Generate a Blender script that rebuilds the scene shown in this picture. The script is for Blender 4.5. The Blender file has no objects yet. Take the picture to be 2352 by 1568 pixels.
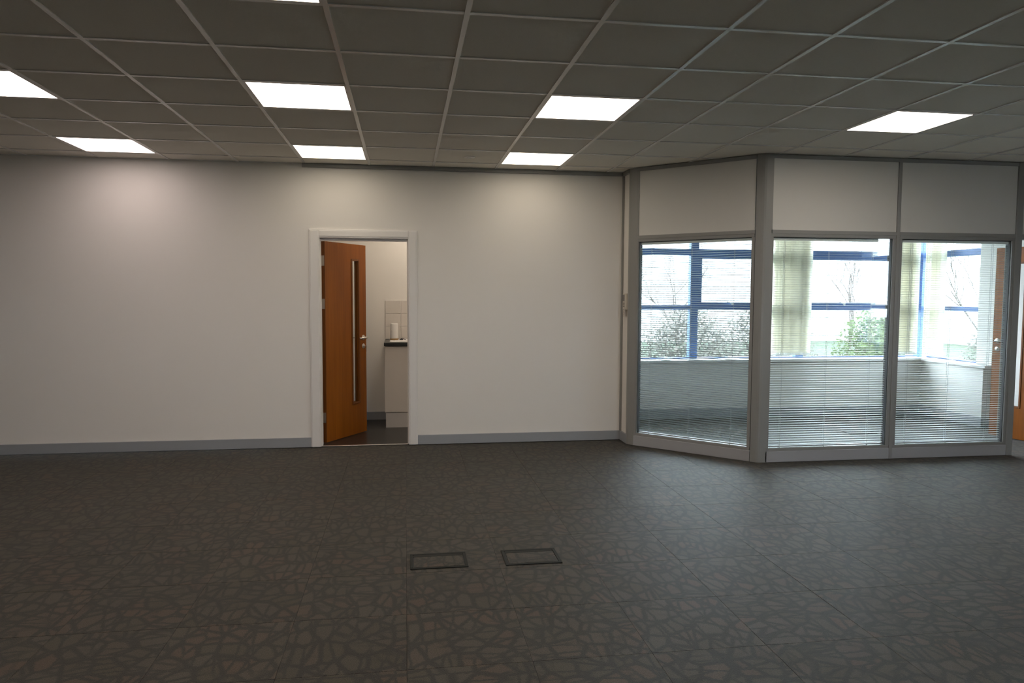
import bpy, bmesh, math, random
from mathutils import Vector, Matrix
random.seed(7)
sc = bpy.context.scene
C = sc.collection
PI = math.pi

# ------------------------------------------------------------------ camera
HF = 1.47                      # eye height over the carpet
F_PX, YAW, PITCH, ROLL = 1669.76, .1459, -.0645, .0046
cy, sy, cp, sp = math.cos(YAW), math.sin(YAW), math.cos(PITCH), math.sin(PITCH)
fwd = Vector((sy*cp, cy*cp, sp)); r0 = Vector((cy, -sy, 0)); u0 = r0.cross(fwd)
right = math.cos(ROLL)*r0 + math.sin(ROLL)*u0
up = -math.sin(ROLL)*r0 + math.cos(ROLL)*u0
cd = bpy.data.cameras.new('camera'); cam = bpy.data.objects.new('camera', cd); C.objects.link(cam)
m = Matrix.Identity(4)
for i in range(3):
    m[i][0] = right[i]; m[i][1] = up[i]; m[i][2] = -fwd[i]
m[0][3], m[1][3], m[2][3] = 0, 0, HF
cam.matrix_world = m
cd.sensor_width = 36; cd.lens = F_PX/2352*36; cd.clip_start = .05; cd.clip_end = 300
sc.camera = cam

# ------------------------------------------------------------------ sky, exposure
SKY = 25.0
LAMP = 14.3
w = bpy.data.worlds.new('overcast_sky'); sc.world = w; w.use_nodes = True
nt = w.node_tree; nt.nodes.clear()
out = nt.nodes.new('ShaderNodeOutputWorld'); bg = nt.nodes.new('ShaderNodeBackground')
tc = nt.nodes.new('ShaderNodeTexCoord'); sep = nt.nodes.new('ShaderNodeSeparateXYZ'); rp = nt.nodes.new('ShaderNodeValToRGB')
rp.color_ramp.elements[0].position = 0.0; rp.color_ramp.elements[0].color = (.80, .88, .95, 1)
rp.color_ramp.elements[1].position = .6; rp.color_ramp.elements[1].color = (.74, .84, .95, 1)
nt.links.new(tc.outputs['Generated'], sep.inputs[0]); nt.links.new(sep.outputs['Z'], rp.inputs[0])
nt.links.new(rp.outputs[0], bg.inputs[0]); bg.inputs[1].default_value = SKY
nt.links.new(bg.outputs[0], out.inputs[0])
sc.view_settings.view_transform = 'Standard'; sc.view_settings.look = 'None'
sc.view_settings.exposure = 0.0; sc.view_settings.gamma = 1.0; sc.view_settings.use_curve_mapping = False
sc.cycles.max_bounces = 12; sc.cycles.diffuse_bounces = 6; sc.cycles.transparent_max_bounces = 32
sc.cycles.sample_clamp_indirect = 6.0

# ------------------------------------------------------------------ materials
def new_mat(name):
    mt = bpy.data.materials.new(name); mt.use_nodes = True
    nt = mt.node_tree; bs = nt.nodes['Principled BSDF']
    return mt, nt, bs
def plain(name, col, rough=.6, metal=0, spec=.5, noise=0, nscale=30, bump=0, bscale=200, trans=0):
    mt, nt, bs = new_mat(name); N = nt.nodes; L = nt.links
    bs.inputs['Roughness'].default_value = rough; bs.inputs['Metallic'].default_value = metal
    bs.inputs['Specular IOR Level'].default_value = spec
    bs.inputs['Base Color'].default_value = (*col, 1)
    geo = N.new('ShaderNodeTexCoord')
    if noise:
        n = N.new('ShaderNodeTexNoise'); n.inputs['Scale'].default_value = nscale; n.inputs['Detail'].default_value = 4
        L.new(geo.outputs['Object'], n.inputs['Vector'])
        mx = N.new('ShaderNodeMix'); mx.data_type = 'RGBA'
        mx.inputs[6].default_value = (*[c*(1-noise) for c in col], 1)
        mx.inputs[7].default_value = (*[min(1, c*(1+noise)) for c in col], 1)
        L.new(n.outputs['Fac'], mx.inputs[0]); L.new(mx.outputs[2], bs.inputs['Base Color'])
    if bump:
        n2 = N.new('ShaderNodeTexNoise'); n2.inputs['Scale'].default_value = bscale; n2.inputs['Detail'].default_value = 3
        L.new(geo.outputs['Object'], n2.inputs['Vector'])
        b = N.new('ShaderNodeBump'); b.inputs['Strength'].default_value = bump; b.inputs['Distance'].default_value = .002
        L.new(n2.outputs['Fac'], b.inputs['Height']); L.new(b.outputs[0], bs.inputs['Normal'])
    if trans:
        tr = N.new('ShaderNodeBsdfTranslucent'); tr.inputs[0].default_value = (*col, 1)
        mix = N.new('ShaderNodeMixShader'); mix.inputs[0].default_value = trans
        L.new(bs.outputs[0], mix.inputs[1]); L.new(tr.outputs[0], mix.inputs[2])
        L.new(mix.outputs[0], N['Material Output'].inputs[0])
    return mt
def glass(name, tint=(.972, .99, .985), rough=0.0):
    mt, nt, bs = new_mat(name); N = nt.nodes; L = nt.links; N.remove(bs)
    t = N.new('ShaderNodeBsdfTransparent'); t.inputs[0].default_value = (*tint, 1)
    g = N.new('ShaderNodeBsdfGlossy'); g.inputs['Roughness'].default_value = rough
    lw = N.new('ShaderNodeLayerWeight'); pw = N.new('ShaderNodeMath'); pw.operation = 'POWER'; pw.inputs[1].default_value = 5
    L.new(lw.outputs['Facing'], pw.inputs[0])
    fr = N.new('ShaderNodeMapRange'); fr.inputs[3].default_value = .035; fr.inputs[4].default_value = .9
    L.new(pw.outputs[0], fr.inputs[0])
    mx = N.new('ShaderNodeMixShader')
    L.new(fr.outputs[0], mx.inputs[0]); L.new(t.outputs[0], mx.inputs[1]); L.new(g.outputs[0], mx.inputs[2])
    L.new(mx.outputs[0], N['Material Output'].inputs[0])
    return mt
def emit(name, col, s):
    mt, nt, bs = new_mat(name); N = nt.nodes; N.remove(bs)
    e = N.new('ShaderNodeEmission'); e.inputs[0].default_value = (*col, 1); e.inputs[1].default_value = s
    nt.links.new(e.outputs[0], N['Material Output'].inputs[0]); return mt
def wood(name, dark, light):
    mt, nt, bs = new_mat(name); N = nt.nodes; L = nt.links
    tc = N.new('ShaderNodeTexCoord'); mp = N.new('ShaderNodeMapping'); mp.inputs['Scale'].default_value = (34, 34, 1.1)
    L.new(tc.outputs['Object'], mp.inputs[0])
    n = N.new('ShaderNodeTexNoise'); n.inputs['Scale'].default_value = 1.6; n.inputs['Detail'].default_value = 8; n.inputs['Roughness'].default_value = .6
    n.inputs['Distortion'].default_value = .5
    L.new(mp.outputs[0], n.inputs['Vector'])
    mp2 = N.new('ShaderNodeMapping'); mp2.inputs['Scale'].default_value = (7, 7, .7); L.new(tc.outputs['Object'], mp2.inputs[0])
    n2 = N.new('ShaderNodeTexNoise'); n2.inputs['Scale'].default_value = 1.2; n2.inputs['Detail'].default_value = 3; L.new(mp2.outputs[0], n2.inputs['Vector'])
    ad = N.new('ShaderNodeMath'); ad.operation = 'ADD'; L.new(n.outputs['Fac'], ad.inputs[0]); L.new(n2.outputs['Fac'], ad.inputs[1])
    r = N.new('ShaderNodeValToRGB'); r.color_ramp.elements[0].position = .35; r.color_ramp.elements[0].color = (*dark, 1)
    r.color_ramp.elements[1].position = .68; r.color_ramp.elements[1].color = (*light, 1)
    hv = N.new('ShaderNodeMath'); hv.operation = 'MULTIPLY'; hv.inputs[1].default_value = .5; L.new(ad.outputs[0], hv.inputs[0])
    L.new(hv.outputs[0], r.inputs[0]); L.new(r.outputs[0], bs.inputs['Base Color'])
    bs.inputs['Roughness'].default_value = .35; bs.inputs['Specular IOR Level'].default_value = .35
    return mt
def carpet(name, per_tile=True):
    mt, nt, bs = new_mat(name); N = nt.nodes; L = nt.links
    def math_(op, a, b=None):
        n = N.new('ShaderNodeMath'); n.operation = op
        for i, v in enumerate((a, b)):
            if v is None: continue
            if hasattr(v, 'links'): L.new(v, n.inputs[i])
            else: n.inputs[i].default_value = v
        return n.outputs[0]
    def vmath(op, a, b):
        n = N.new('ShaderNodeVectorMath'); n.operation = op
        for i, v in enumerate((a, b)):
            if hasattr(v, 'links'): L.new(v, n.inputs[i])
            else: n.inputs[i].default_value = v
        return n.outputs[0]
    geo = N.new('ShaderNodeNewGeometry'); oi = N.new('ShaderNodeObjectInfo')
    pos = geo.outputs['Position']
    if per_tile:                                   # each tile shows another cut of the repeat
        cb = N.new('ShaderNodeCombineXYZ'); L.new(math_('MULTIPLY', oi.outputs['Random'], 61), cb.inputs[0]); L.new(math_('MULTIPLY', oi.outputs['Random'], 37), cb.inputs[1])
        pos = vmath('ADD', pos, cb.outputs[0])
    wn = N.new('ShaderNodeTexNoise'); wn.inputs['Scale'].default_value = 9; wn.inputs['Detail'].default_value = 2; L.new(pos, wn.inputs['Vector'])
    off = vmath('MULTIPLY', vmath('SUBTRACT', wn.outputs['Color'], (.5, .5, .5)), (.022, .022, 0))
    fn = N.new('ShaderNodeTexNoise'); fn.inputs['Scale'].default_value = 95; fn.inputs['Detail'].default_value = 2; L.new(pos, fn.inputs['Vector'])
    off2 = vmath('MULTIPLY', vmath('SUBTRACT', fn.outputs['Color'], (.5, .5, .5)), (.020, .020, 0))
    p = vmath('ADD', vmath('ADD', pos, off), off2)
    def edges(scale, rot, thr, soft, rnd=1.0):
        mp = N.new('ShaderNodeMapping'); mp.inputs['Scale'].default_value = scale; mp.inputs['Rotation'].default_value = (0, 0, rot)
        L.new(p, mp.inputs[0])
        v = N.new('ShaderNodeTexVoronoi'); v.voronoi_dimensions = '2D'; v.feature = 'DISTANCE_TO_EDGE'; v.inputs['Scale'].default_value = 1; v.inputs['Randomness'].default_value = rnd
        L.new(mp.outputs[0], v.inputs['Vector'])
        mr = N.new('ShaderNodeMapRange'); mr.inputs[1].default_value = thr; mr.inputs[2].default_value = thr+soft
        L.new(v.outputs['Distance'], mr.inputs[0])
        v2 = N.new('ShaderNodeTexVoronoi'); v2.voronoi_dimensions = '2D'; v2.feature = 'F1'; v2.inputs['Scale'].default_value = 1; v2.inputs['Randomness'].default_value = rnd
        L.new(mp.outputs[0], v2.inputs['Vector'])
        return mr.outputs[0], v2.outputs['Color']
    e1, c1 = edges((8.5, 8, 1), .3, .05, .08)
    e2, c2 = edges((5, 17, 1), .10, .045, .10)
    e3, c3 = edges((15, 5.0, 1), -.5, .04, .09)
    # thinner secondary splinters only show in patches
    pn = N.new('ShaderNodeTexNoise'); pn.inputs['Scale'].default_value = 2.2; pn.inputs['Detail'].default_value = 1; L.new(pos, pn.inputs['Vector'])
    gate = N.new('ShaderNodeMapRange'); gate.inputs[1].default_value = .42; gate.inputs[2].default_value = .5; L.new(pn.outputs['Fac'], gate.inputs[0])
    e2g = math_('MAXIMUM', e2, gate.outputs[0])
    e3g = math_('MAXIMUM', e3, math_('SUBTRACT', 1.0, gate.outputs[0]))
    mask = math_('MULTIPLY', math_('MULTIPLY', e1, e2g), e3g)
    frag = N.new('ShaderNodeValToRGB'); cr = frag.color_ramp; cr.interpolation = 'LINEAR'
    cr.elements[0].position = 0; cr.elements[0].color = (.052, .047, .034, 1)
    cr.elements[1].position = 1; cr.elements[1].color = (.068, .051, .037, 1)
    e = cr.elements.new(.5); e.color = (.058, .053, .042, 1)
    sx = N.new('ShaderNodeSeparateXYZ'); L.new(c1, sx.inputs[0]); L.new(sx.outputs[0], frag.inputs[0])
    mx = N.new('ShaderNodeMix'); mx.data_type = 'RGBA'; mx.inputs[6].default_value = (.031, .029, .025, 1)
    L.new(mask, mx.inputs[0]); L.new(frag.outputs[0], mx.inputs[7])
    pile = N.new('ShaderNodeTexNoise'); pile.inputs['Scale'].default_value = 280; pile.inputs['Detail'].default_value = 2; L.new(pos, pile.inputs['Vector'])
    pm = N.new('ShaderNodeMapRange'); pm.inputs[1].default_value = .3; pm.inputs[2].default_value = .7; pm.inputs[3].default_value = .58; pm.inputs[4].default_value = 1.42
    L.new(pile.outputs['Fac'], pm.inputs[0])
    tv = math_('ADD', math_('MULTIPLY', oi.outputs['Random'], .10), .95) if per_tile else 1.0
    sc_ = math_('MULTIPLY', pm.outputs[0], tv)
    vm = N.new('ShaderNodeVectorMath'); vm.operation = 'SCALE'; L.new(mx.outputs[2], vm.inputs[0]); L.new(sc_, vm.inputs['Scale'])
    L.new(vm.outputs[0], bs.inputs['Base Color'])
    bs.inputs['Roughness'].default_value = .6; bs.inputs['Specular IOR Level'].default_value = .085
    bs.inputs['Sheen Weight'].default_value = .08; bs.inputs['Sheen Roughness'].default_value = .5
    b = N.new('ShaderNodeBump'); b.inputs['Strength'].default_value = .6; b.inputs['Distance'].default_value = .003
    L.new(pile.outputs['Fac'], b.inputs['Height']); L.new(b.outputs[0], bs.inputs['Normal'])
    return mt

M = {}
M['wall'] = plain('painted_plaster', (.77, .745, .71), .75, bump=.12, bscale=90, noise=.012, nscale=2)
M['tile'] = plain('mineral_fibre_tile', (.84, .815, .75), .95, bump=.5, bscale=260, noise=.03, nscale=60, spec=.1)
M['tbar'] = plain('white_steel_grid', (.92, .91, .89), .27, spec=.85)
M['carpet'] = carpet('carpet_tile_pile')
M['carpet_plain'] = carpet('carpet_pile', False)
M['skirt'] = plain('grey_painted_skirting', (.30, .315, .335), .5)
M['trim'] = plain('white_gloss_paint', (.76, .74, .72), .3)
M['alu'] = plain('grey_powder_coated_aluminium', (.27, .27, .262), .42, spec=.5)
M['alu_rail'] = plain('pale_grey_rail', (.37, .37, .385), .45)
M['alu_dark'] = plain('dark_gasket', (.05, .05, .055), .6)
M['panel'] = plain('white_laminate_panel', (.66, .65, .62), .5, bump=.06, bscale=140)
M['glass'] = glass('clear_glass')
M['glass_out'] = glass('window_glass', (.985, .995, .995))
M['slat'] = plain('white_aluminium_slat', (.90, .92, .92), .28)
M['cord'] = plain('pale_ladder_cord', (.55, .57, .58), .7)
M['blue'] = plain('blue_window_frame', (.085, .17, .42), .4)
M['fabric'] = plain('cream_louvre_fabric', (.86, .84, .76), .9, noise=.04, nscale=180, trans=.55)
M['fabric_white'] = plain('white_louvre_fabric', (.80, .80, .78), .9, noise=.04, nscale=180, trans=.4)
M['wood'] = wood('oak_veneer', (.19, .052, .003), (.29, .088, .006))
M['wood_edge'] = wood('oak_lipping', (.13, .04, .008), (.19, .062, .012))
M['steel'] = plain('satin_steel', (.62, .60, .57), .3, metal=1)
M['vinyl'] = plain('dark_grey_vinyl', (.016, .015, .015), .3, noise=.15, nscale=40)
M['cab'] = plain('white_melamine', (.66, .62, .58), .4)
M['plinth'] = plain('pale_grey_plinth', (.56, .54, .53), .45)
M['worktop'] = plain('black_worktop', (.025, .027, .028), .35, noise=.2, nscale=300)
M['ceramic'] = plain('glazed_ceramic', (.66, .62, .58), .12, noise=.02, nscale=8)
M['grout'] = plain('grout', (.72, .70, .67), .9)
M['paper'] = plain('kitchen_paper', (.78, .76, .74), .95, bump=.3, bscale=300)
M['card'] = plain('brown_card', (.36, .22, .09), .8)
M['black'] = plain('black_plastic', (.02, .02, .022), .5)
M['boxgrey'] = plain('dark_grey_plastic', (.018, .02, .018), .7, spec=.2)
M['plastic'] = plain('off_white_plastic', (.60, .56, .50), .45)
M['lcd'] = plain('grey_lcd', (.20, .19, .20), .25)
M['ink'] = plain('grey_print', (.22, .20, .19), .7)
M['lamp_pink'] = emit('lamp_diffuser_rosy', (1.0, .83, .77), LAMP*.45)
M['lamp_rose'] = emit('lamp_diffuser_rosy_strong', (1.0, .84, .76), LAMP)
M['lamp_warm'] = emit('lamp_diffuser_warm', (1.0, .86, .72), LAMP*.9)
M['lamp_cream'] = emit('lamp_diffuser_cream', (1.0, .87, .68), LAMP*.355)
M['lamp_kitchen'] = emit('lamp_diffuser_kitchen', (1.0, .86, .70), LAMP*.85)
M['lamp_white'] = emit('lamp_diffuser_white', (1.0, .85, .72), LAMP)
M['lampframe'] = plain('lamp_trim', (.75, .72, .70), .4)
M['green'] = emit('green_indicator', (.05, .9, .25), 1.2)
M['grass'] = plain('grass', (.03, .045, .022), .95, noise=.4, nscale=3)
M['asphalt'] = plain('asphalt', (.30, .31, .32), .9, noise=.1, nscale=8)
M['clad'] = plain('pale_cladding', (.62, .64, .66), .5)
M['bandwin'] = plain('blue_grey_glazing', (.22, .29, .38), .2)
M['bark'] = plain('bare_bark', (.10, .082, .076), .9, noise=.2, nscale=20)
M['leaf'] = plain('hedge_leaf', (.05, .075, .02), .8, noise=.5, nscale=3, trans=.3)
M['leaf_brown'] = plain('winter_hedge_leaf', (.10, .092, .078), .9, noise=.4, nscale=3, trans=.2)

# ------------------------------------------------------------------ helpers
class MB:
    def __init__(s): s.bm = bmesh.new()
    def box(s, x0, x1, y0, y1, z0, z1, bev=0, mt=None):
        t = bmesh.new(); bmesh.ops.create_cube(t, size=1)
        bmesh.ops.scale(t, vec=(x1-x0, y1-y0, z1-z0), verts=t.verts)
        bmesh.ops.translate(t, vec=((x0+x1)/2, (y0+y1)/2, (z0+z1)/2), verts=t.verts)
        if bev: bmesh.ops.bevel(t, geom=t.edges[:], offset=bev, segments=2, affect='EDGES', profile=.5)
        s.merge(t, mt); return s
    def merge(s, t, mt=None):
        if mt: bmesh.ops.transform(t, matrix=mt, verts=t.verts)
        me = bpy.data.meshes.new('t'); t.to_mesh(me); t.free(); s.bm.from_mesh(me); bpy.data.meshes.remove(me)
    def prism(s, pts, z0, z1):
        a = [s.bm.verts.new((x, y, z0)) for x, y in pts]; b = [s.bm.verts.new((x, y, z1)) for x, y in pts]
        n = len(pts); s.bm.faces.new(a[::-1]); s.bm.faces.new(b)
        for i in range(n): s.bm.faces.new((a[i], a[(i+1) % n], b[(i+1) % n], b[i]))
        return s
    def tube(s, pts, r, n=8, r2=None):
        rings = []
        for i, p in enumerate(pts):
            p = Vector(p)
            d = (Vector(pts[min(i+1, len(pts)-1)])-Vector(pts[max(i-1, 0)])).normalized()
            a = d.orthogonal().normalized() if i == 0 else (pa - pa.dot(d)*d).normalized()
            pa = a; b = d.cross(a)
            rr = r if r2 is None else r+(r2-r)*i/(len(pts)-1)
            rings.append([s.bm.verts.new(p+rr*(math.cos(2*PI*k/n)*a+math.sin(2*PI*k/n)*b)) for k in range(n)])
        for A, B in zip(rings, rings[1:]):
            for k in range(n): s.bm.faces.new((A[k], A[(k+1) % n], B[(k+1) % n], B[k]))
        s.bm.faces.new(rings[0][::-1]); s.bm.faces.new(rings[-1]); return s
    def lathe(s, prof, c=(0, 0, 0), n=32):
        rings = [[s.bm.verts.new((c[0]+r*math.cos(2*PI*k/n), c[1]+r*math.sin(2*PI*k/n), c[2]+z)) for k in range(n)] for r, z in prof]
        for A, B in zip(rings, rings[1:]):
            for k in range(n): s.bm.faces.new((A[k], A[(k+1) % n], B[(k+1) % n], B[k]))
        s.bm.faces.new(rings[0][::-1]); s.bm.faces.new(rings[-1]); return s
    def mesh(s, name, mat, smooth=False):
        bmesh.ops.recalc_face_normals(s.bm, faces=s.bm.faces)
        me = bpy.data.meshes.new(name); s.bm.to_mesh(me); s.bm.free()
        me.materials.append(M[mat])
        if smooth:
            for p in me.polygons: p.use_smooth = True
        return me
    def build(s, name, mat, parent=None, smooth=False, mt=None):
        return put(name, s.mesh(name, mat, smooth), parent, mt)
def put(name, me, parent=None, mt=None):
    o = bpy.data.objects.new(name, me); C.objects.link(o)
    if parent: o.parent = parent
    if mt is not None: o.matrix_local = mt
    return o
def B(name, mat, x0, x1, y0, y1, z0, z1, parent=None, bev=0, mt=None):
    return MB().box(x0, x1, y0, y1, z0, z1, bev).build(name, mat, parent, mt=mt)
def empty(name, loc=(0, 0, 0), rz=0):
    o = bpy.data.objects.new(name, None); C.objects.link(o); o.location = loc; o.rotation_euler = (0, 0, rz); o.empty_display_size = .1; return o
def tag(o, label, cat, group=None, kind=None):
    o['label'] = label; o['category'] = cat
    if group: o['group'] = group
    if kind: o['kind'] = kind
    return o
def struct(o, label=None, cat=None):
    o['kind'] = 'structure'
    if label: o['label'] = label
    if cat: o['category'] = cat
    return o

# ------------------------------------------------------------------ dimensions
ZC = 2.685
XL, XR, YR, YW = -6.6, 6.52, -4.2, 7.12
ZS = .70                       # window board height in the meeting room
def LX(i): return .2726+.6*(i-4)+(-.0843 if i >= 7 else 0)
def RY(r): return 3.2305+.6*r

# ------------------------------------------------------------------ shell
floor = struct(B('floor', 'carpet_plain', XL-.3, XR+.3, YR-.3, 8.75, -.2, -.006),
               'grey brown patterned carpet floor of the empty office', 'floor')
# carpet tiles 0.5 m, the ones in view one by one
TILE_ME = MB().box(-.2494, .2494, -.2494, .2494, -.006, .0, bev=.0012).mesh('carpet_tile', 'carpet')
far = MB()
for i in range(-13, 14):
    for j in range(-15, 10):
        x, y = .25+.5*i, 3.54+.5*j
        if x < XL or x > XR+.2 or y < YR or y > 8.4: continue
        if y > 7.0 and x < 2.3: continue
        inview = y > 2.2 and abs(x-.147*y) < .74*y+.5
        if inview: put('carpet_tile', TILE_ME, floor).location = (x, y, 0)
        else: far.box(x-.2494, x+.2494, y-.2494, y+.2494, -.006, 0)
fc = far.build('carpet_tiling', 'carpet_plain', floor); fc['kind'] = 'stuff'

T = .13
wb = MB()
wb.box(XL, -.815, YW, YW+T, 0, ZC+.3); wb.box(.035, 2.28, YW, YW+T, 0, ZC+.3); wb.box(-.815, .035, YW, YW+T, 2.02, ZC+.3)
wall_back = struct(wb.build('wall_back', 'wall'), 'long off-white plastered wall with the kitchen doorway in it', 'wall')
struct(B('wall_left', 'wall', XL-.2, XL, YR, 8.75, 0, ZC+.3), 'plain off-white left side wall of the office', 'wall')
# rear wall with daylight windows behind the photographer
rw = MB(); rw.box(XL, XR, YR-.25, YR, 0, .8); rw.box(XL, XR, YR-.25, YR, 2.3, ZC+.3)
rw.box(XL, 3.0, YR-.25, YR, .8, 2.3); rw.box(4.0, XR, YR-.25, YR, .8, 2.3)
struct(rw.build('wall_rear', 'wall'), 'off-white wall behind the photographer with one wide window', 'wall')
# right wall: window in the meeting room and one band in the office
rr = MB(); X0, X1 = XR, XR+.25
rr.box(X0, X1, YR-.25, 2.2, 0, ZC+.3); rr.box(X0, X1, 2.8, 7.50, 0, ZC+.3); rr.box(X0, X1, 8.40, 8.70, 0, ZC+.3)
rr.box(X0, X1, 7.50, 8.40, 0, ZS-.03); rr.box(X0, X1, 7.50, 8.40, 2.5, ZC+.3)
rr.box(X0, X1, 2.2, 2.8, 0, .8); rr.box(X0, X1, 2.2, 2.8, 2.3, ZC+.3)
struct(rr.build('wall_right', 'wall'), 'white outside wall on the right, seen at the end of the glazed room', 'wall')
struct(B('wall_meeting_left', 'wall', 2.175, 2.28, 6.875, 8.45, 0, ZC+.3), 'narrow off-white return wall beside the glazed corner, carrying the control', 'wall')
wm = MB(); wm.box(2.28, XR, 8.25, 8.45, 0, ZS-.03); wm.box(2.28, XR, 8.45, 8.62, 0, .66); wm.box(2.28, XR, 8.40, 8.65, 2.5, ZC+.3)
struct(wm.build('wall_meeting_back', 'wall'), 'low white wall under the windows of the glazed room', 'wall')
struct(B('wall_meeting_dado', 'wall', 6.40, XR, 7.25, 8.25, 0, ZS-.03), 'low white boxed wall ending in a stub below the right-hand window', 'wall')
# kitchen shell
struct(B('wall_kitchen_back', 'wall', -1.35, 2.175, 8.6, 8.75, 0, ZC+.3), 'off-white back wall of the kitchen seen through the doorway', 'wall')
struct(B('wall_kitchen_left', 'wall', -1.35, -1.2, YW+T, 8.6, 0, ZC+.3), 'off-white left wall of the kitchen hidden behind the open door', 'wall')
struct(B('wall_kitchen_right', 'wall', 1.6, 1.75, YW+T, 8.6, 0, ZC+.3), 'off-white right wall of the kitchen', 'wall')
struct(B('floor_kitchen', 'vinyl', -1.2, 1.6, YW+.03, 8.6, -.006, .001), 'dark grey vinyl floor of the kitchen beyond the doorway', 'floor')

# ------------------------------------------------------------------ ceiling
ceil = struct(B('ceiling', 'tile', XL-.2, XR+.25, YR-.25, 8.75, ZC+.03, ZC+.3),
              'suspended ceiling of off-white square tiles in a white metal grid', 'ceiling')
lamps = {(2, -1): 'warm', (-1, 2): 'rose', (2, 2): 'white', (5, 2): 'white', (9, 2): 'warm', (-1, 5): 'pink', (2, 5): 'cream', (5, 5): 'cream',
         (-1, -4): 'white', (2, -4): 'white', (5, -4): 'white'}
def tile_mesh(dx, dy):
    return MB().box(-dx/2+.003, dx/2-.003, -dy/2+.003, dy/2-.003, 0, .014, bev=.0015).mesh('ceiling_tile', 'tile')
TM = {}
rest = MB()
cols = [(LX(i), LX(i+1)) for i in range(-7, 14)]
rows = [RY(r) for r in range(-12, 7)]
for i in range(-7, 15):
    xa, xb = LX(i), LX(i+1)
    if xa > XR: continue
    xb = min(xb, XR)
    for r in range(-12, 9):
        ya, yb = RY(r), RY(r+1)
        if ya > 8.3: continue
        yb = min(yb, 8.4)
        if yb > YW and xa < 2.1: yb = YW
        if yb-ya < .05 or xb-xa < .05: continue
        if (i, r) in lamps: continue
        if (r >= -1 and r <= 6 and -2*1-3 <= i) and yb > 2.6 and abs((xa+xb)/2-.147*yb) < .74*yb+.5 and (yb < 7.2):
            k = (round(xb-xa, 3), round(yb-ya, 3))
            if k not in TM: TM[k] = tile_mesh(*k)
            put('ceiling_tile', TM[k], ceil).location = ((xa+xb)/2, (ya+yb)/2, ZC+.004)
        else: rest.box(xa+.003, xb-.003, ya+.003, yb-.003, ZC+.004, ZC+.018)
fc = rest.build('ceiling_tiling', 'tile', ceil); fc['kind'] = 'stuff'
for i in range(-7, 15):
    x = LX(i)
    if x < XL or x > XR: continue
    y1 = YW if x < 2.1 else 8.4
    mb = MB(); mb.box(x-.012, x+.012, YR, y1, ZC-.002, ZC+.003); mb.box(x-.003, x+.003, YR, y1, ZC+.003, ZC+.03)
    mb.build('main_runner', 'tbar', ceil)
for r in range(-12, 9):
    y = RY(r)
    if y < YR: continue
    x1 = XR if y < YW else XR
    x0 = XL if y < YW else 2.3
    mb = MB(); mb.box(x0, x1, y-.012, y+.012, ZC-.0012, ZC+.003); mb.box(x0, x1, y-.003, y+.003, ZC+.003, ZC+.03)
    mb.build('cross_tee', 'tbar', ceil)
B('wall_angle', 'tbar', XL, 2.175, YW-.02, YW, ZC-.001, ZC+.003, ceil)
struct(B('ceiling_kitchen', 'tile', -1.2, 1.6, YW+T, 8.6, ZC, ZC+.03), 'plain off-white ceiling inside the kitchen', 'ceiling')

def lamp(i, r, kind, label, group):
    xa, xb, ya, yb = LX(i), LX(i+1), RY(r), RY(r+1)
    o = empty('ceiling_light', ((xa+xb)/2, (ya+yb)/2, ZC))
    tag(o, label, 'light', group)
    hx, hy = (xb-xa)/2-.012, (yb-ya)/2-.012
    f = MB(); e = .010
    f.box(-hx, hx, -hy, -hy+e, -.002, .02); f.box(-hx, hx, hy-e, hy, -.002, .02)
    f.box(-hx, -hx+e, -hy+e, hy-e, -.002, .02); f.box(hx-e, hx, -hy+e, hy-e, -.002, .02)
    f.build('frame', 'lampframe', o)
    B('diffuser', 'lamp_'+kind, -hx+e, hx-e, -hy+e, hy-e, .000, .010, o)
names = {(2, -1): 'lit square ceiling light cut off by the top edge of the photo, nearest the camera',
         (-1, 2): 'lit square ceiling light cut off by the left edge of the photo',
         (2, 2): 'lit white square ceiling light, the larger one in line above the kitchen doorway',
         (5, 2): 'lit square ceiling light in the middle row, right of centre, large and white',
         (9, 2): 'lit square ceiling light in front of the glazed room, rightmost of all',
         (-1, 5): 'lit square ceiling light close to the wall at far left, over the rosy patch',
         (2, 5): 'lit cream square ceiling light close to the wall, just above the kitchen doorway',
         (5, 5): 'lit cream square ceiling light close to the wall, nearest the glazed corner'}
for (i, r), k in lamps.items():
    lamp(i, r, k, names.get((i, r)) or 'lit square ceiling light panel out of the picture, %s' % {(-4, 2): 'far left near the side wall', (-1, -4): 'behind the photographer on the left', (2, -4): 'straight behind the photographer', (5, -4): 'behind the photographer on the right'}[(i, r)], 'square recessed ceiling lights')
# kitchen lamp, out of sight over the door
o = empty('ceiling_light', (.3, 7.9, ZC)); tag(o, 'small square ceiling light inside the kitchen', 'light', 'square recessed ceiling lights')
B('diffuser', 'lamp_kitchen', -.29, .29, -.29, .29, -.02, -.004, o); B('frame', 'lampframe', -.30, .30, -.30, .30, -.012, -.001, o)

# flush round detector plate in a ceiling tile near the wall
x, y = .57, 6.55
d = empty('ceiling_disc', (x, y, ZC+.004)); tag(d, 'faint round white plate in a ceiling tile, left of the cream ceiling light', 'detector')
MB().lathe([(.04, -.006), (.052, -.005), (.056, 0)], n=40).build('cover', 'tbar', d, smooth=True)
MB().lathe([(.012, -.009), (.02, -.008), (.022, -.0055)], n=24).build('screw_boss', 'tbar', d, smooth=True)
# emergency indicator
x, y = -3.67, 6.45
d = empty('indicator_light', (x, y, ZC+.004)); tag(d, 'tiny green indicator light in the ceiling at far left', 'indicator')
MB().lathe([(.012, -.004), (.014, -.003), (.015, 0)], n=20).build('bezel', 'tbar', d)
MB().lathe([(.004, -.012), (.008, -.009), (.009, -.004)], n=16).build('lens', 'green', d, smooth=True)

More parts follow.
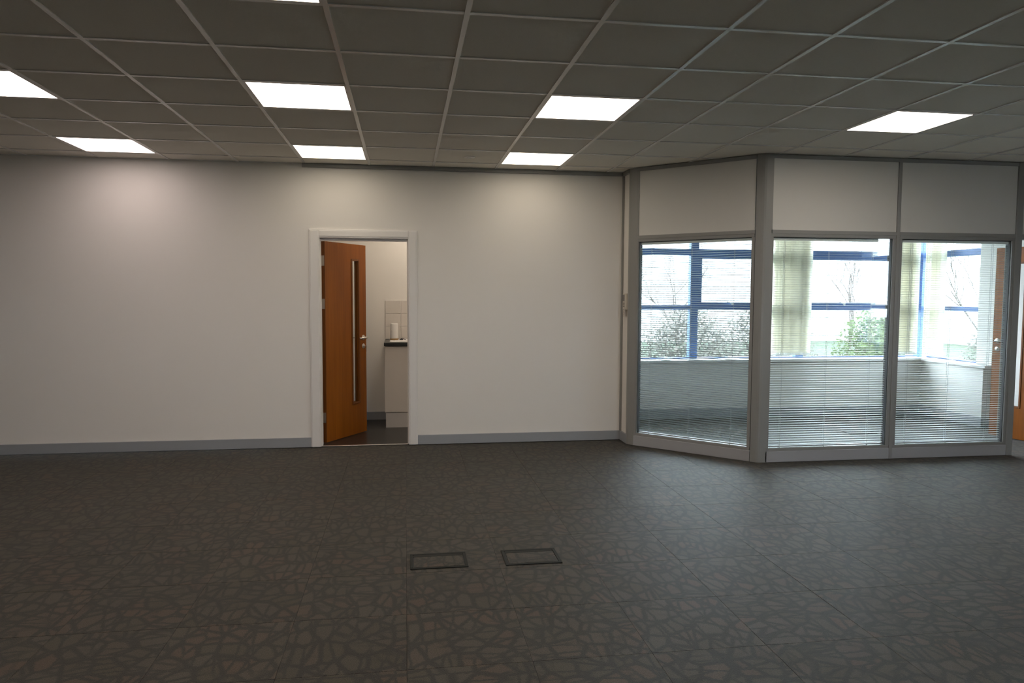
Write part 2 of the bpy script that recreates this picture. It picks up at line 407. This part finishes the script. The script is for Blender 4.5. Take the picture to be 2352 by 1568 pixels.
# ------------------------------------------------------------------ skirtings and trims
def skirt(name, x0, x1, y0, y1, h=.092):
    return struct(MB().box(x0, x1, y0, y1, 0, h, bev=.002).build(name, 'skirt'), None)
s = skirt('baseboard_back_left', XL, -.897, YW-.018, YW); s['label'] = 'grey skirting board along the wall left of the kitchen doorway'
s = skirt('baseboard_back_right', .117, 2.175, YW-.018, YW); s['label'] = 'grey skirting board between the kitchen doorway and the glazed corner'
s = skirt('baseboard_return', 2.157, 2.175, 6.88, YW-.018); s['label'] = 'short grey skirting piece on the narrow return wall'
s = skirt('baseboard_left', XL, XL+.018, YR, YW-.02); s = skirt('baseboard_rear', XL+.02, XR, YR, YR+.018)
s = skirt('baseboard_kitchen', -1.2, -.23, 8.582, 8.6); s['label'] = 'grey skirting along the kitchen back wall behind the open door'
s = skirt('baseboard_meeting_back', 2.28, 6.40, 8.232, 8.25, .115); s['label'] = 'grey skirting under the windows of the glazed room'
s = skirt('baseboard_meeting_right', 6.382, 6.40, 7.25, 8.232, .115); s['label'] = 'grey skirting along the low wall on the right of the glazed room'
s = skirt('baseboard_meeting_stub', 6.382, 6.502, 7.232, 7.25, .115)
s = skirt('baseboard_right', 6.502, 6.52, YR, 7.25, .115)
t = struct(B('trim_1', 'alu', -.95, 2.175, YW-.03, YW, ZC-.034, ZC-.001, bev=.003)); t['label'] = 'grey metal head trim along the top of the wall right of the doorway'
t = struct(B('trim_2', 'alu', 2.155, 2.175, YW-.02, YW, .092, ZC-.034, bev=.002)); t['label'] = 'thin grey upright trim in the corner by the glazed room'
t = struct(B('trim_3', 'alu', 2.150, 2.175, 6.90, YW-.03, ZC-.034, ZC-.001)); t['label'] = 'short grey head trim on the narrow return wall'

# ------------------------------------------------------------------ kitchen doorway
door1 = struct(empty('door_1', (-.815, YW, 0)), 'open oak veneer kitchen door with slim upright glass slot, in a white frame', 'door')
D = Matrix.Translation((.815, -YW, 0))
def dpart(mb, name, mat, smooth=False, parent=door1):
    o = mb.build(name, mat, parent, smooth); 
    if parent is door1: o.matrix_local = D
    return o
# architrave
for nm, a in (('architrave', (-.897, -.803, 0, 2.078)), ('architrave', (.030, .117, 0, 2.078))):
    mb = MB(); mb.box(a[0], a[1], YW-.018, YW, a[2], a[3], bev=.004)
    mb.box(a[0]+.012, a[1]-.012, YW-.023, YW-.016, 0, a[3]-.012, bev=.003); dpart(mb, nm, 'trim')
mb = MB(); mb.box(-.803, .030, YW-.018, YW, 1.998, 2.078, bev=.004); mb.box(-.803, .030, YW-.023, YW-.016, 2.012, 2.066, bev=.003); dpart(mb, 'architrave', 'trim')
# lining with planted stop
mb = MB(); mb.box(-.815, -.799, YW, YW+T, 0, 2.02); mb.box(-.799, -.794, YW+.02, YW+.065, 0, 1.99, bev=.002); dpart(mb, 'door_lining', 'trim')
mb = MB(); mb.box(.027, .035, YW, YW+T, 0, 2.02); mb.box(.019, .027, YW+.03, YW+.075, 0, 1.99, bev=.002); dpart(mb, 'door_lining', 'trim')
mb = MB(); mb.box(-.799, .027, YW, YW+T, 1.992, 2.02); mb.box(-.794, .019, YW+.03, YW+.075, 1.975, 1.99, bev=.002); dpart(mb, 'door_lining', 'trim')
mb = MB(); mb.box(-.80, .02, YW+.0, YW+.035, 0, .005, bev=.002); dpart(mb, 'threshold_strip', 'steel')
# leaf in its own frame: x along the leaf from the hinge, y thickness, z up
def door_leaf(parent, mt, L, vis0, vis1, mirror, handle_z=1.01):
    v0, v1 = .332, 1.818
    mb = MB(); h = 1.978
    mb.box(.008, vis0, -.022, .022, .006, h); mb.box(vis1, L-.004, -.022, .022, .006, h)
    mb.box(vis0, vis1, -.022, .022, .006, v0); mb.box(vis0, vis1, -.022, .022, v1, h)
    leaf = mb.build('door_leaf', 'wood', parent, mt=mt)
    mb = MB(); mb.box(0, .008, -.0222, .0222, .006, h, bev=.001); mb.box(L-.004, L, -.0222, .0222, .006, h, bev=.001); mb.build('edge_lipping', 'wood_edge', leaf)
    mb = MB()
    for s in (-1, 1):
        a, b = (-.028, -.010) if s < 0 else (.010, .028)
        mb.box(vis0-.008, vis0+.010, a, b, v0-.008, v1+.008, bev=.002); mb.box(vis1-.010, vis1+.008, a, b, v0-.008, v1+.008, bev=.002)
        mb.box(vis0+.010, vis1-.010, a, b, v0-.008, v0+.010, bev=.002); mb.box(vis0+.010, vis1-.010, a, b, v1-.010, v1+.008, bev=.002)
    mb.build('glazing_bead', 'wood_edge', leaf)
    B('glass_pane', 'glass', vis0, vis1, -.003, .003, v0, v1, leaf)
    hx = L-.055
    hd = MB()
    for s in (-1, 1):
        rot = Matrix.Translation((hx, s*.022, handle_z)) @ Matrix.Rotation(-s*PI/2, 4, 'X')
        t = MB(); t.lathe([(.026, 0), (.026, .006), (.022, .009)], n=28); me = t.mesh('x', 'steel'); tb = bmesh.new(); tb.from_mesh(me); hd.merge(tb, rot)
        hd.tube([(hx, s*.028, handle_z), (hx, s*.062, handle_z), (hx-.004, s*.072, handle_z), (hx-.03, s*.074, handle_z), (hx-.125, s*.074, handle_z-.002)], .0095, 10)
    hd.build('lever_handle', 'steel', leaf, True)
    lk = MB()
    for s in (-1, 1):
        rot = Matrix.Translation((hx, s*.022, handle_z-.09)) @ Matrix.Rotation(-s*PI/2, 4, 'X')
        t = MB(); t.lathe([(.026, 0), (.026, .005), (.022, .008)], n=28); t.lathe([(.009, .008), (.009, .014), (.006, .016)], n=16)
        me = t.mesh('x', 'steel'); tb = bmesh.new(); tb.from_mesh(me); lk.merge(tb, rot)
    lk.build('lock_rose', 'steel', leaf, True)
    return leaf, hx
# hinge point at the far side of the lining
ang1 = math.atan2(.586, .358)
mt1 = Matrix.Translation((-.790+.815, 7.288-YW, 0)) @ Matrix.Rotation(ang1, 4, 'Z') @ Matrix.Translation((0, 0, 0))
leaf1, hx = door_leaf(door1, mt1, .688, .438, .562, 1)
kb = MB(); kb.tube([(hx, -.036, .922), (hx, -.060, .922)], .003, 8); kb.box(hx-.014, hx+.006, -.066, -.062, .885, .93, bev=.001); kb.tube([(hx-.004, -.064, .885), (hx-.006, -.070, .868), (hx, -.066, .858), (hx+.004, -.062, .868), (hx-.004, -.064, .885)], .0016, 6)
kb.build('key', 'steel', leaf1)
for z in (1.79, 1.37, .25):
    mb = MB(); mb.box(-.003, .0005, -.016, .021, z-.05, z+.05, bev=.001)
    mb.tube([(-.007, .024, z-.05), (-.007, .024, z+.05)], .007, 12)
    for q in (-.03, 0, .03): mb.tube([(-.0028, .002+.008*(q != 0), z+q), (-.0045, .002+.008*(q != 0), z+q)], .0045, 10)
    mb.build('hinge', 'steel', leaf1)

# ------------------------------------------------------------------ kitchen fittings
cab = empty('base_cabinet', (.25, 8.3, 0)); tag(cab, 'white kitchen base cabinet with pale plinth seen through the doorway', 'cabinet')
def cp_(name, mat, x0, x1, y0, y1, z0, z1, bev=0, par=cab): return B(name, mat, x0-.25, x1-.25, y0-8.3, y1-8.3, z0, z1, par, bev)
cp_('carcass', 'cab', -.225, 1.18, 8.06, 8.598, .165, .90)
cp_('cabinet_door', 'cab', -.222, .37, 8.038, 8.058, .172, .895, .002)
cp_('cabinet_door', 'cab', .376, .98, 8.038, 8.058, .172, .895, .002)
cp_('plinth', 'plinth', -.215, 1.18, 8.045, 8.08, .002, .163)
for x in (.32, .42):
    h = MB(); h.tube([(x-.25, -.262, .70), (x-.25, -.285, .70), (x-.25, -.287, .715), (x-.25, -.287, .815), (x-.25, -.285, .83), (x-.25, -.262, .83)], .005, 8); h.build('handle', 'steel', cab, True)
wt = MB().box(-.232, 1.2, 8.01, 8.598, .903, .941, bev=.004).build('worktop', 'worktop'); tag(wt, 'black kitchen worktop with thin square edge on the white cabinet', 'worktop')
sk = empty('sink', (.3, 8.3, .941)); tag(sk, 'pale inset sink drainer lying on the black worktop', 'sink')
mb = MB(); mb.box(-.47, -.02, -.23, .23, .0005, .008, bev=.003)
for k in range(7): mb.box(-.42, -.06, -.19+k*.06, -.178+k*.06, .007, .012, bev=.002)
mb.build('drainer', 'paper', sk)
mb = MB(); mb.box(-.02, .5, -.23, -.17, .0005, .008, bev=.003); mb.box(-.02, .5, .17, .23, .0005, .008, bev=.003); mb.box(.44, .5, -.17, .17, .0005, .008); mb.box(-.02, .0, -.17, .17, .0005, .008)
mb.build('rim', 'paper', sk)
kr = empty('kitchen_roll', (-.124, 8.33, .953)); tag(kr, 'white upright kitchen paper roll with tan foot standing on the sink drainer', 'kitchen roll')
MB().lathe([(.046, .016), (.0475, .02), (.0445, .17), (.041, .187), (.0385, .188), (.016, .1885)], n=36).build('roll', 'paper', kr, True)
MB().lathe([(.045, 0), (.0485, .003), (.0485, .013), (.044, .0165)], n=36).build('base', 'card', kr, True)
MB().lathe([(.006, 0), (.006, .008), (.003, .01)], n=14).build('knob', 'steel', kr, mt=Matrix.Translation((-.03, -.033, .11)) @ Matrix.Rotation(PI/2, 4, 'X'))
tp = empty('sink_plug', (-.045, 8.30, .953)); tag(tp, 'small black sink plug lying beside the kitchen roll', 'sink plug')
MB().lathe([(.018, 0), (.022, .004), (.021, .010), (.008, .012), (.006, .016)], n=20).build('plug', 'black', tp, True)
MB().tube([(.0, 0, .015), (.015, .004, .020), (.035, .006, .004), (.05, 0, .003)], .003, 6).build('chain', 'black', tp, True)
sb = struct(B('splashback', 'grout', -.232, 1.2, 8.592, 8.599, .942, 1.396), 'white glazed wall tiles above the kitchen worktop', 'splashback')
ST = MB().box(-.0985, .0985, -.006, 0, -.0735, .0735, bev=.002).mesh('wall_tile', 'ceramic')
for cx in range(-1, 6):
    for r in range(3):
        xa = -.05+.2*cx; za = 1.393-.15*(r+1)
        if xa < -.23: xa2 = -.23; 
        else: xa2 = xa
        if cx == -1:
            MB().box(-.229, -.053, -.006, 0, -.0735, .0735, bev=.002).build('wall_tile', 'ceramic', sb).location = (0, 8.592, za+.075)
        else: put('wall_tile', ST, sb).location = (xa+.1, 8.592, za+.075)

# ------------------------------------------------------------------ controller on the return wall
tc_ = empty('wall_controller', (2.175, 7.00, 1.40)); tag(tc_, 'small off-white wall controller with grey display beside the glazed corner', 'control')
MB().box(-.018, 0, -.060, .060, -.075, .085, bev=.004).build('housing', 'plastic', tc_)
MB().box(-.0195, -.017, -.002, .052, .008, .074, bev=.0005).build('display', 'lcd', tc_)
for k in range(3):
    for j in range(2):
        MB().box(-.0205, -.017, -.004+j*.027, .018+j*.027, -.016-k*.017, -.006-k*.017, bev=.001).build('button', 'ink', tc_)
lb = empty('instruction_tag', (2.156, 7.0, 1.36)); tag(lb, 'small cream paper tag with printed lines hanging askew below the wall controller', 'tag')
TR = Matrix.Rotation(-.16, 4, 'X')
MB().box(-.006, -.004, -.032, .034, -.105, -.018).build('card', 'plastic', lb, mt=TR)
mb = MB()
for k in range(4): mb.box(-.0068, -.0058, -.024, .026-.006*(k % 2), -.036-.015*k, -.032-.015*k)
mb.build('printed_lines', 'ink', lb, mt=TR)

# ------------------------------------------------------------------ glazed partition
ZG0, ZG1, ZH0, ZH1 = .125, 1.985, 2.035, ZC-.035
def bay(p0, p1, idx, label, blind_label=None, tilt=8, glazed=True, lpad=0, rpad=0):
    p0 = Vector(p0); p1 = Vector(p1); d = p1-p0; L = d.length; a = math.atan2(d.y, d.x)
    o = empty('window_%d' % idx, (p0.x, p0.y, 0), a); struct(o, label, 'window')
    h = .045
    B('head_channel', 'alu', 0, L, -h, h, ZH1, ZC-.002, o, .002)
    B('header_panel', 'panel', .004, L-.004, -h+.008, h-.008, ZH0, ZH1, o)
    mb = MB(); mb.box(0, L, -h, h, ZG1+.022, ZH0+.004, .002); mb.box(.004, L-.004, -h+.004, h-.004, ZG1+.008, ZG1+.024); mb.build('transom', 'alu', o)
    if not glazed: return o
    B('kick_rail', 'alu_rail', 0, L, -h, h, .003, ZG0-.025, o, .003)
    fw = .030
    B('bottom_bead', 'alu', .004, L-.004, -h+.006, h-.006, ZG0-.026, ZG0, o, .002)
    B('top_bead', 'alu', .004, L-.004, -h+.006, h-.006, ZG1-.006, ZG1+.010, o, .002)
    for x in (0, L-fw): B('side_bead', 'alu', x, x+fw, -h+.006, h-.006, ZG0, ZG1-.006, o, .002)
    mb = MB()
    for x in (fw, L-fw-.004): mb.box(x, x+.004, -h+.020, h-.020, ZG0, ZG1-.006)
    mb.box(fw, L-fw, -h+.02, h-.02, ZG1-.010, ZG1-.006); mb.build('gasket', 'alu_dark', o)
    B('glass_pane', 'glass', fw, L-fw, -h+.014, -h+.018, ZG0, ZG1-.006, o)
    B('glass_pane', 'glass', fw, L-fw, h-.018, h-.014, ZG0, ZG1-.006, o)
    b = empty('venetian_blind', (p0.x, p0.y, 0), a); tag(b, blind_label, 'blind', 'venetian blinds sealed in the partition glazing')
    x0, x1 = fw+.012, L-fw-.012-rpad
    # one slat: shallow curved strip
    ch, n = .019, 4; bm = bmesh.new(); tl = math.radians(tilt)
    vs = []
    for side in (x0, x1):
        row = []
        for k in range(n+1):
            q = (k/n-.5)*ch; zz = .0011*(1-(2*k/n-1)**2)
            row.append(bm.verts.new((side, q*math.cos(tl)-zz*math.sin(tl), q*math.sin(tl)+zz*math.cos(tl))))
        vs.append(row)
    for k in range(n): bm.faces.new((vs[0][k], vs[1][k], vs[1][k+1], vs[0][k+1]))
    t = MB(); t.bm.free(); t.bm = bm
    sol = [f for f in bm.faces]
    bmesh.ops.solidify(bm, geom=sol, thickness=.0003)
    me = t.mesh('slat', 'slat')
    pitch = .0205; z = ZG0+.030
    while z < ZG1-.040:
        put('slat', me, b).location = (0, 0, z + random.uniform(-.0005, .0005)); z += pitch
    MB().box(x0, x1, -.011, .011, ZG0+.006, ZG0+.018, bev=.002).build('bottom_rail', 'alu_rail', b)
    MB().box(x0, x1, -.013, .013, ZG1-.034, ZG1-.012, bev=.002).build('head_rail', 'slat', b)
    for fx in (.10, .48, .86):
        x = x0+(x1-x0)*fx; mb = MB()
        mb.box(x-.0012, x+.0012, -.0108, -.0098, ZG0+.004, ZG1-.03); mb.box(x-.0012, x+.0012, .0098, .0108, ZG0+.016, ZG1-.03)
        mb.box(x-.005, x+.005, -.013, -.008, ZG0+.0, ZG0+.010)
        mb.build('ladder_cord', 'cord', b)
    return o
bay((2.232, 6.828), (3.040, 6.020), 1, 'angled glazed partition bay at the corner with white panel over it', 'white venetian blind behind the angled glazed bay', 18)
bay((3.130, 5.98), (4.322, 5.98), 2, 'first front glazed partition bay, right of the thick corner post', 'white venetian blind in the first front bay beside the thick corner post', 7)
bay((4.352, 5.98), (5.510, 5.98), 3, 'second front glazed partition bay, nearest the doorway of the glazed room', 'white venetian blind in the second front bay, beside the oak door', 6)
bay((5.575, 5.98), (6.46, 5.98), 4, 'white panel over the open doorway of the glazed room', glazed=False)
def post(name, pts, label, z0=.003): 
    mb = MB(); mb.prism(pts, z0, ZC-.001); o = mb.build(name, 'alu'); struct(o, label); return o
# left corner post of the angled bay
def rounded(cx, cy, hx, hy, a, r=.012, n=4):
    pts = []
    for sx, sy_, a0 in ((1, -1, -90), (1, 1, 0), (-1, 1, 90), (-1, -1, 180)):
        for k in range(n+1):
            t = math.radians(a0+90*k/n); pts.append((sx*(hx-r)+r*math.cos(t), sy_*(hy-r)+r*math.sin(t)))
    ca, sa = math.cos(a), math.sin(a)
    return [(cx+x*ca-y*sa, cy+x*sa+y*ca) for x, y in pts]
post('trim_4', [(2.160, 6.905), (2.160, 6.868), (2.166, 6.852), (2.205, 6.792), (2.219, 6.780), (2.262, 6.866), (2.262, 6.905)], 'grey corner post where the angled glazing meets the return wall')
cpst = [(2.996, 6.000)]
cpst = [(3.012, 5.984), (3.046, 5.951), (3.062, 5.940), (3.080, 5.935), (3.142, 5.935), (3.142, 6.025), (3.105, 6.025), (3.076, 6.048)]
post('trim_5', cpst, 'thick grey rounded corner post between the angled and the front glazing')
post('trim_6', rounded(4.337, 5.98, .016, .046, 0, .004), 'slim grey mullion between the two front glazed bays')
post('trim_7', rounded(5.542, 5.98, .034, .048, 0, .008), 'grey end post beside the doorway of the glazed room')
post('trim_8', rounded(6.490, 5.98, .029, .048, 0, .008), 'grey door post against the right wall')

# meeting room door, open inwards
door2 = struct(empty('door_2', (6.36, 6.03, 0)), 'open oak door of the glazed room with upright glass slot and lever handle', 'door')
h2, l2 = Vector((6.375, 6.035)), Vector((6.178, 6.872)); dv = l2-h2
mt2 = Matrix.Translation((h2.x-6.36, h2.y-6.03, 0)) @ Matrix.Rotation(math.atan2(dv.y, dv.x), 4, 'Z')
Ld = dv.length
leaf2, _ = door_leaf(door2, mt2, Ld, Ld-.31, Ld-.115, 1)
for z in (1.75, 1.0, .25):
    MB().tube([(h2.x-6.36, h2.y-6.03-.008, z-.05), (h2.x-6.36, h2.y-6.03-.008, z+.05)], .008, 10).build('hinge', 'steel', door2)

# ------------------------------------------------------------------ outside windows of the meeting room
def win_back():
    o = struct(empty('window_5', (2.3, 8.46, 0)), 'blue framed window wall at the back of the glazed room', 'window')
    Y = 8.46; dx, dy = 2.3, 8.46
    def b(name, mat, x0, x1, y0, y1, z0, z1, bev=.003): return B(name, mat, x0-dx, x1-dx, y0-dy, y1-dy, z0, z1, o, bev)
    xs = [2.30, 3.47, 4.86, 6.50]
    for x in xs[:-1]: b('mullion', 'blue', x-.05, x+.05, 8.42, 8.50, ZS, 2.5)
    b('mullion', 'blue', 6.475, 6.515, 8.38, 8.50, ZS, 2.5)
    for xa, xb in zip(xs, xs[1:]):
        b('transom', 'blue', xa+.05, xb-.05, 8.425, 8.495, 1.295, 1.350)
        b('transom', 'blue', xa+.05, xb-.05, 8.425, 8.495, 1.955, 2.030)
        b('sill_rail', 'blue', xa+.05, xb-.05, 8.425, 8.495, ZS+.002, ZS+.014)
        b('glass_pane', 'glass_out', xa+.05, xb-.05, 8.458, 8.464, ZS+.014, 1.295, 0)
        b('glass_pane', 'glass_out', xa+.05, xb-.05, 8.458, 8.464, 2.03, 2.5, 0)
        # opening light between the transoms
        if xa > 3:
            for q in ((xa+.05, xa+.092, 1.350, 1.955), (xb-.092, xb-.05, 1.350, 1.955), (xa+.092, xb-.092, 1.350, 1.388), (xa+.092, xb-.092, 1.915, 1.955)):
                b('vent_frame', 'blue', q[0], q[1], 8.415, 8.475, q[2], q[3])
            for hx in (.35, .8):
                x = xa+hx*(xb-xa)
                mb = MB(); mb.box(x-.012-dx, x+.012-dx, -.062, -.045, 1.352, 1.385, bev=.003); mb.tube([(x-dx, -.065, 1.372), (x-dx-.03, -.075, 1.378), (x-dx-.085, -.075, 1.396)], .007, 8)
                mb.build('window_handle', 'slat', o)
            b('glass_pane', 'glass_out', xa+.092, xb-.092, 8.458, 8.464, 1.388, 1.915, 0)
        else: b('glass_pane', 'glass_out', xa+.05, xb-.05, 8.458, 8.464, 1.35, 1.955, 0)
    return o
win_back()
def win_side(idx, label, ya, yb, z0, z1, nm=1):
    o = struct(empty('window_%d' % idx, (6.60, ya, 0)), label, 'window')
    L = yb-ya
    def b(name, mat, y0, y1, z0, z1, x0=-.035, x1=.035, bev=.003): return B(name, mat, x0, x1, y0, y1, z0, z1, o, bev)
    ys = [L*k/nm for k in range(nm+1)]
    for k, y in enumerate(ys):
        if idx == 6 and k: continue
        b('mullion', 'blue', y-(.025 if k else 0), y+(.025 if k < nm else 0), z0, z1)
    for a, c in zip(ys, ys[1:]):
        for q in ((z0, z0+.012), (1.295, 1.350), (1.955, 2.03)): b('transom', 'blue', a+.025, c-.025, *q)
        for q in ((z0+.012, 1.295), (1.35, 1.955), (2.03, z1)): b('glass_pane', 'glass_out', a+.025, c-.025, q[0], q[1], -.003, .003, 0)
    return o
win_side(6, 'blue framed window in the right wall of the glazed room', 7.50, 8.395, ZS+.002, 2.5)
win_side(7, 'office window on the right outside the picture', 2.2, 2.8, .8, 2.3, 1)
o = struct(empty('window_8', (3.0, YR-.12, 0)), 'narrow office window behind the photographer', 'window')
for k in range(0, 4, 3): B('mullion', 'blue', 1.0*k/3-.03, 1.0*k/3+.03, -.04, .04, .8, 2.3, o)
for z in (.8, 2.25): B('transom', 'blue', 0, 1.0, -.035, .035, z, z+.05, o)
B('glass_pane', 'glass_out', 0, 1.0, -.003, .003, .85, 2.25, o)
wbd = struct(MB().box(2.28, XR+.08, 8.215, 8.43, ZS-.03, ZS, bev=.004).build('trim_9', 'trim')); wbd['label'] = 'white window board along the back of the glazed room'
wbd = struct(MB().box(6.365, XR+.08, 7.19, 8.215, ZS-.03, ZS, bev=.004).build('trim_10', 'trim')); wbd['label'] = 'white window board on the right-hand low wall of the glazed room'

# vertical louvre blinds
def louvres(name_label, start, step, n, ang, mat, group, z0=.745, z1=2.46, wd=.089):
    o = empty('vertical_blind', (start[0], start[1], 0)); tag(o, name_label, 'blind', group)
    v = Vector(step)*(n-1)
    mb = MB(); a = math.atan2(v.y, v.x); Lr = v.length
    mb.box(-.03, Lr+.03, -.015, .015, z1, z1+.03, bev=.002); mb.build('head_rail', 'slat', o, mt=Matrix.Rotation(a, 4, 'Z'))
    bm = bmesh.new(); rows = []
    for zz in (z0, z1):
        rows.append([bm.verts.new(((k/4-.5)*wd, .004*(1-(k/2-1)**2), zz)) for k in range(5)])
    for k in range(4): bm.faces.new((rows[0][k], rows[0][k+1], rows[1][k+1], rows[1][k]))
    bmesh.ops.solidify(bm, geom=bm.faces[:], thickness=.0006)
    t = MB(); t.bm.free(); t.bm = bm; me = t.mesh('louvre', mat)
    wm_ = MB().box(-wd/2, wd/2, -.002, .004, z0-.004, z0+.026, bev=.001).mesh('bottom_weight', 'slat')
    for k in range(n):
        l = put('louvre', me, o); l.location = (step[0]*k, step[1]*k, 0); l.rotation_euler = (0, 0, ang+random.uniform(-.30, .30))
        ww = put('bottom_weight', wm_, l)
    ch = MB(); ch.tube([(0, -.0, z0+.005), (v.x, v.y-.0, z0+.005)], .002, 5); ch.build('chain', 'slat', o)
    return o
louvres('cream vertical louvre blind drawn into a stack mid-way along the back windows', (4.455, 8.33), (.032, 0), 15, -1.0, 'fabric', 'vertical louvre blinds in the glazed room')
louvres('pale vertical louvre blind stacked at the back window, left of the blue corner post', (6.08, 8.33), (.034, 0), 9, -1.0, 'fabric', 'vertical louvre blinds in the glazed room')
louvres('greyish white vertical louvre blind stacked at the right window, beside the blue corner post', (6.47, 8.28), (0, -.034), 9, .45, 'fabric', 'vertical louvre blinds in the glazed room')

# ------------------------------------------------------------------ floor boxes
def floor_box(x0, y0, wd, dp, label):
    o = empty('floor_box', (x0, y0, 0)); tag(o, label, 'floor box', 'floor boxes in the carpet')
    e = .017
    mb = MB(); mb.box(0, wd, 0, e, .0, .006, .0015); mb.box(0, wd, dp-e, dp, 0, .006, .0015); mb.box(0, e, e, dp-e, 0, .006, .0015); mb.box(wd-e, wd, e, dp-e, 0, .006, .0015)
    mb.build('frame', 'boxgrey', o)
    B('well', 'black', e, wd-e, e, dp-e, .0002, .0012, o)
    B('carpet_lid', 'carpet', e+.004, wd-e-.004, e+.003, dp-e-.034, .0015, .0055, o, .001)
    B('hinge_bar', 'boxgrey', e+.002, wd-e-.002, dp-e-.031, dp-e-.001, .0015, .0052, o, .0015)
    return o
floor_box(.020, 3.832, .312, .225, 'dark framed floor box with brown mottled carpet lid, left of the pair')
fb = floor_box(.535, 3.824, .313, .230, 'dark framed floor box with worn grey carpet lid, right of the pair')

floor_box(4.69, 7.062, .312, .20, 'floor box in the carpet inside the glazed room, its frame edge catching the light')

# ------------------------------------------------------------------ outdoors
struct(B('ground', 'grass', -60, 90, -60, 120, -.9, -.8), 'winter grass outside the windows', 'ground')
bd = empty('neighbouring_building', (6, 34, -.8)); tag(bd, 'pale clad industrial building seen faintly through the back windows', 'building')
B('wall', 'clad', -26, 18, 0, 10, 0, 7, bd)
for k in range(0, 22): B('cladding_rib', 'clad', -26, 18, -.05, 0, .3+k*.3, .42+k*.3, bd)
B('parapet', 'bandwin', -26.2, 18.2, -.2, .3, 7, 7.3, bd)
b2 = empty('side_building', (26, 22, -.8)); tag(b2, 'pale building seen through the right-hand window of the glazed room', 'building')
B('wall', 'clad', 0, 10, -14, 16, 0, 5.5, b2); B('plinth', 'asphalt', -.1, 0, -14, 16, 0, 1.2, b2); B('parapet', 'bandwin', -.2, .3, -14.2, 16.2, 5.5, 5.8, b2)
def bush(x, y, rx, ry, h, mat, label, n=6500):
    o = empty('shrub', (x, y, -.8)); tag(o, label, 'shrub', 'shrubs outside the windows')
    bm = bmesh.new()
    for k in range(n):
        t = random.random()*2*PI; q = random.random()**.45; u = random.random()
        z = h*u*(.85+.3*random.random()); rr_ = q*math.sqrt(max(.05, 1-u**2.4))
        c = Vector((rx*rr_*math.cos(t), ry*rr_*math.sin(t), z)); s = random.uniform(.03, .06)
        a = Vector((random.gauss(0, 1), random.gauss(0, 1), random.gauss(0, 1))).normalized(); b = a.orthogonal().normalized()
        v = [bm.verts.new(c+a*s), bm.verts.new(c+b*s*.5), bm.verts.new(c-a*s), bm.verts.new(c-b*s*.5)]; bm.faces.new(v)
    me = bpy.data.meshes.new('foliage'); bm.to_mesh(me); bm.free(); me.materials.append(M[mat])
    f = put('foliage', me, o); f['kind'] = 'stuff'
    mb = MB()
    for k in range(7): 
        t = k*.9; mb.tube([(0, 0, 0), (rx*.3*math.cos(t), ry*.3*math.sin(t), h*.45), (rx*.5*math.cos(t), ry*.5*math.sin(t), h*.8)], .03, 5, .008)
    mb.build('stem', 'bark', o)
for (x, y, rx, ry, h, mt_, lab) in [
    (2.9, 14.6, 1.45, .9, 1.75, 'leaf_brown', 'brown winter shrub behind the left part of the back window'),
    (6.0, 14.8, 1.45, .9, 1.8, 'leaf_brown', 'brown winter shrub behind the blue window post'),
    (9.6, 13.6, 1.2, .8, 1.9, 'leaf', 'dense green shrub seen low through the first front bay'),
    (11.3, 15.4, 1.0, .8, 1.5, 'leaf', 'bright green shrub right of the dense one'),
    (8.9, 17.0, 1.4, .9, 2.0, 'leaf_brown', 'tangled grey brown shrub left of the green ones'),
    (14.0, 15, 1.3, .9, 1.7, 'leaf_brown', 'brown shrub beyond the corner of the glazed room')]:
    bush(x, y, rx, ry, h, mt_, lab)
def tree(x, y, h, label, lean=(0, 0), seed=1):
    random.seed(seed)
    o = empty('bare_tree', (x, y, -.8)); tag(o, label, 'tree', 'bare trees outside the windows')
    trunk = MB(); tw = MB()
    def grow(p, d, l, r, lev):
        q = p+d*l; mid = p+d*l*.5+Vector((random.gauss(0, .04), random.gauss(0, .04), 0))*l
        (trunk if lev < 2 else tw).tube([p, mid, q], r, 5 if lev < 3 else 3, r*.65)
        if lev >= 5: return
        for k in range(3 if lev < 4 else 4):
            nd = (d+Vector((random.gauss(0, .42), random.gauss(0, .42), random.uniform(-.05, .35)))).normalized()
            grow(p+(q-p)*random.uniform(.55, 1), nd, l*random.uniform(.6, .8), r*.58, lev+1)
    grow(Vector((0, 0, 0)), Vector((lean[0], lean[1], 1)).normalized(), h*.32, .045, 0)
    trunk.build('trunk', 'bark', o); tw.build('twigs', 'bark', o)['kind'] = 'stuff'
tree(4.9, 17, 4.6, 'bare tree behind the left part of the angled bay', seed=3)
tree(7.6, 19.5, 5.0, 'bare reddish tree behind the green shrub', seed=5)
tree(12.5, 13.5, 5.0, 'bare leaning tree seen through the right-hand window', (-.35, 0), seed=9)
tree(11.2, 17.0, 4.8, 'bare tree beyond the right end of the first front bay', seed=12)
